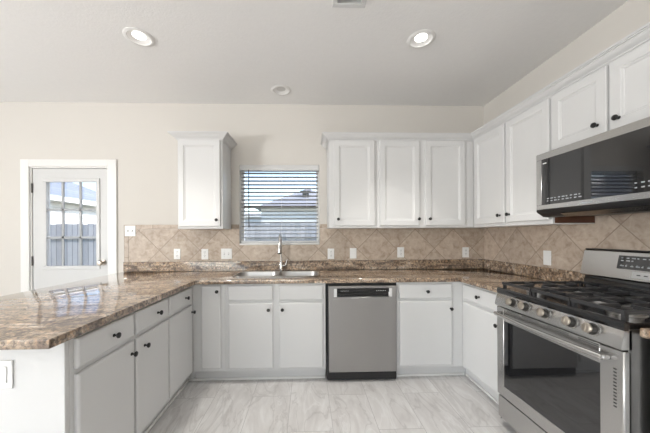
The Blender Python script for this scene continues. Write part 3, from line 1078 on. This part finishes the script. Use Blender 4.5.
grate(.018, .256, 'pair')
grate(.262, .500, 'oval')
grate(.506, .744, 'pair')
# backguard
bg_y = .575
b = MB()
b.prism_x([(bg_y, .90), (bg_y, .985), (bg_y + .012, 1.02), (.648, 1.02), (.648, .90)], .012, RW - .012)
b.build('backguard_riser', 'blackgloss', rg)
bgp = MB().prism_x([(.566, 1.018), (.560, 1.024), (.594, 1.182), (.604, 1.190), (.648, 1.190), (.648, 1.018)], -.001, RW + .001).build('backguard', 'steel_h', rg)
MB().box(-.001, RW + .001, .600, .648, 1.1905, 1.196, .001).build('backguard_cap', 'blackplastic', bgp)
tilt = math.atan2(.034, .158)


def on_guard(name, mat, x0, x1, s0, s1, th=.0015, marks=None):
    """thin piece lying on the sloping face, s measured up the slope"""
    b = MB()
    for (p0, p1, q0, q1) in (marks or [(x0, x1, s0, s1)]):
        b.box(p0, p1, -th, 0, q0, q1)
    o = b.build(name, mat, bgp, smooth=False)
    o.location = (0, .560, 1.024)
    o.rotation_euler = (-tilt, 0, 0)
    return o


on_guard('display', 'glassblack', .216, .560, .060, .142)
mk = []
for r_, (s, n) in enumerate(((.124, 6), (.108, 3), (.076, 12))):
    for i in range(n):
        x = .232 + i * .027
        mk.append((x, x + .010 + .005 * ((i * 7 + r_) % 3), s, s + .006))
        if r_ == 2:
            mk.append((x + .003, x + .010, s + .009, s + .011))
for i in range(4):
    mk.append((.43 + i * .02, .442 + i * .02, .118, .1215))
on_guard('lettering', 'legend', 0, 0, 0, 0, .0022, mk)
on_guard('button_panel', 'greybtn', .300, .470, .012, .050)
on_guard('lettering', 'slot', 0, 0, 0, 0, .0024, [(.325 + i * .034, .343 + i * .034, .028, .034) for i in range(4)])

# ------------------------------------------------------------------ over-the-range microwave
mw = tag(empty('microwave', (-.425, -1.206, 0), -PI / 2), 'stainless over range microwave under the short wall cabinet', 'microwave')
mz0, mz1, mwid = 1.438, 1.832, .758
MB().box(.002, mwid - .002, .012, .412, mz0, mz1).build('body', 'blackplastic', mw, smooth=False)
d = MB()
y0 = -.006
d.box(0, mwid, y0, .011, 1.786, mz1, .004).box(0, mwid, y0, .011, 1.456, 1.492, .004)
d.box(0, .046, y0, .011, 1.486, 1.792, .004).box(mwid - .020, mwid, y0, .011, 1.486, 1.792, .004)
d = d.build('door', 'steel_h', mw)
MB().box(.044, mwid - .018, y0 + .001, .010, 1.490, 1.788).build('door_glass', 'glassblack', d, smooth=False)
b = MB()
for r_ in range(2):
    for i in range(9):
        x = .085 + i * .026
        b.box(x, x + .010 + .004 * ((i + r_) % 3), y0 + .0003, y0 + .0014, 1.508 + r_ * .016, 1.514 + r_ * .016)
for r_ in range(2):
    for i in range(6):
        x = .565 + i * .026
        b.box(x, x + .010 + .004 * (i % 2), y0 + .0003, y0 + .0014, 1.512 + r_ * .022, 1.518 + r_ * .022)
b.build('lettering', 'legend', d, smooth=False)
MB().box(.055, .082, y0 - .0004, y0 + .0014, 1.758, 1.765).build('sticker', 'plastic', d, smooth=False)
MB().box(.30, .37, y0 - .0008, y0 + .001, 1.468, 1.476).build('nameplate', 'legend', d, smooth=False)
MB().prism_x([(y0 + .001, mz0 + .0175), (y0 + .006, mz0 + .004), (.045, 1.412), (.10, 1.408), (.10, mz0 - .001), (.011, mz0 - .001), (.011, mz0 + .0175)], 0, mwid).build('lower_lip', 'blackplastic', mw)
MB().box(.03, mwid - .03, .101, .36, 1.416, mz0 - .0005).build('grease_filter', 'blackplastic', mw, smooth=False)
MB().prism_x([(.012, 1.4255), (.050, 1.4035), (.056, 1.4045), (.052, 1.4115), (.016, 1.4275)], .16, .62).build('vent_flap', 'steel_h', mw)

# ------------------------------------------------------------------ ceiling fittings
names = {0: 'lit recessed ceiling light over the peninsula', 1: 'lit recessed ceiling light toward the right cabinets', 2: 'unlit recessed ceiling light above the sink window'}
for i, (x, y, on) in enumerate(lights):
    r = tag(empty('recessed_light', (x, y, H)), names[i], 'ceiling light', 'recessed ceiling lights')
    MB().lathe([(.076, .001), (.098, -.001), (.100, -.004), (.094, -.008), (.078, -.009), (.073, -.004), (.073, .0)], (0, 0, 0), 'Z', 32, caps=(False, False)).build('trim_ring', 'trim', r)
    b = MB()
    n = 28
    rings = [[(q * math.cos(2 * PI * k / n), q * math.sin(2 * PI * k / n), z) for k in range(n)] for q, z in ((.074, -.002), (.060, .005), (.045, .010))]
    b.loops(rings, caps=(False, False))
    o = b.build('baffle', 'trim', r)
    md = o.modifiers.new('thickness', 'SOLIDIFY')
    md.thickness = .001
    MB().lathe([(.047, .0105), (.047, .018)], (0, 0, 0), 'Z', 28).build('lens', 'glow' if on else 'lens', r)
    if on:
        l = lamp('downlight', 'SPOT', (0, 0, -.02), 52, (1.0, 0.97, 0.92), (0, 0, 0), spot_size=R(84), spot_blend=0.7, shadow_soft_size=.06)
        l.parent = r
v = tag(empty('ceiling_vent', ((VX0 + VX1) / 2, (VY0 + VY1) / 2, H)), 'white louvred air vent in the ceiling', 'vent')
b = MB()
hx, hy = (VX1 - VX0) / 2, (VY1 - VY0) / 2
for x0, x1, y0, y1 in ((-hx - .018, hx + .018, hy - .012, hy + .018), (-hx - .018, hx + .018, -hy - .018, -hy + .012), (-hx - .018, -hx + .012, -hy + .012, hy - .012), (hx - .012, hx + .018, -hy + .012, hy - .012)):
    b.box(x0, x1, y0, y1, -.007, -.0005, .002)
b.build('frame', 'vent', v)
b = MB()
for i in range(9):
    y = -hy + .03 + i * (2 * hy - .06) / 8
    b.prism_x([(y - .009, .000), (y - .007, .000), (y + .009, .012), (y + .007, .012)], -hx + .004, hx - .004)
b.build('louvres', 'vent', v, smooth=False)
MB().box(-hx + .002, hx - .002, -hy + .002, hy - .002, .10, .104).build('duct', 'ventdark', v, smooth=False)
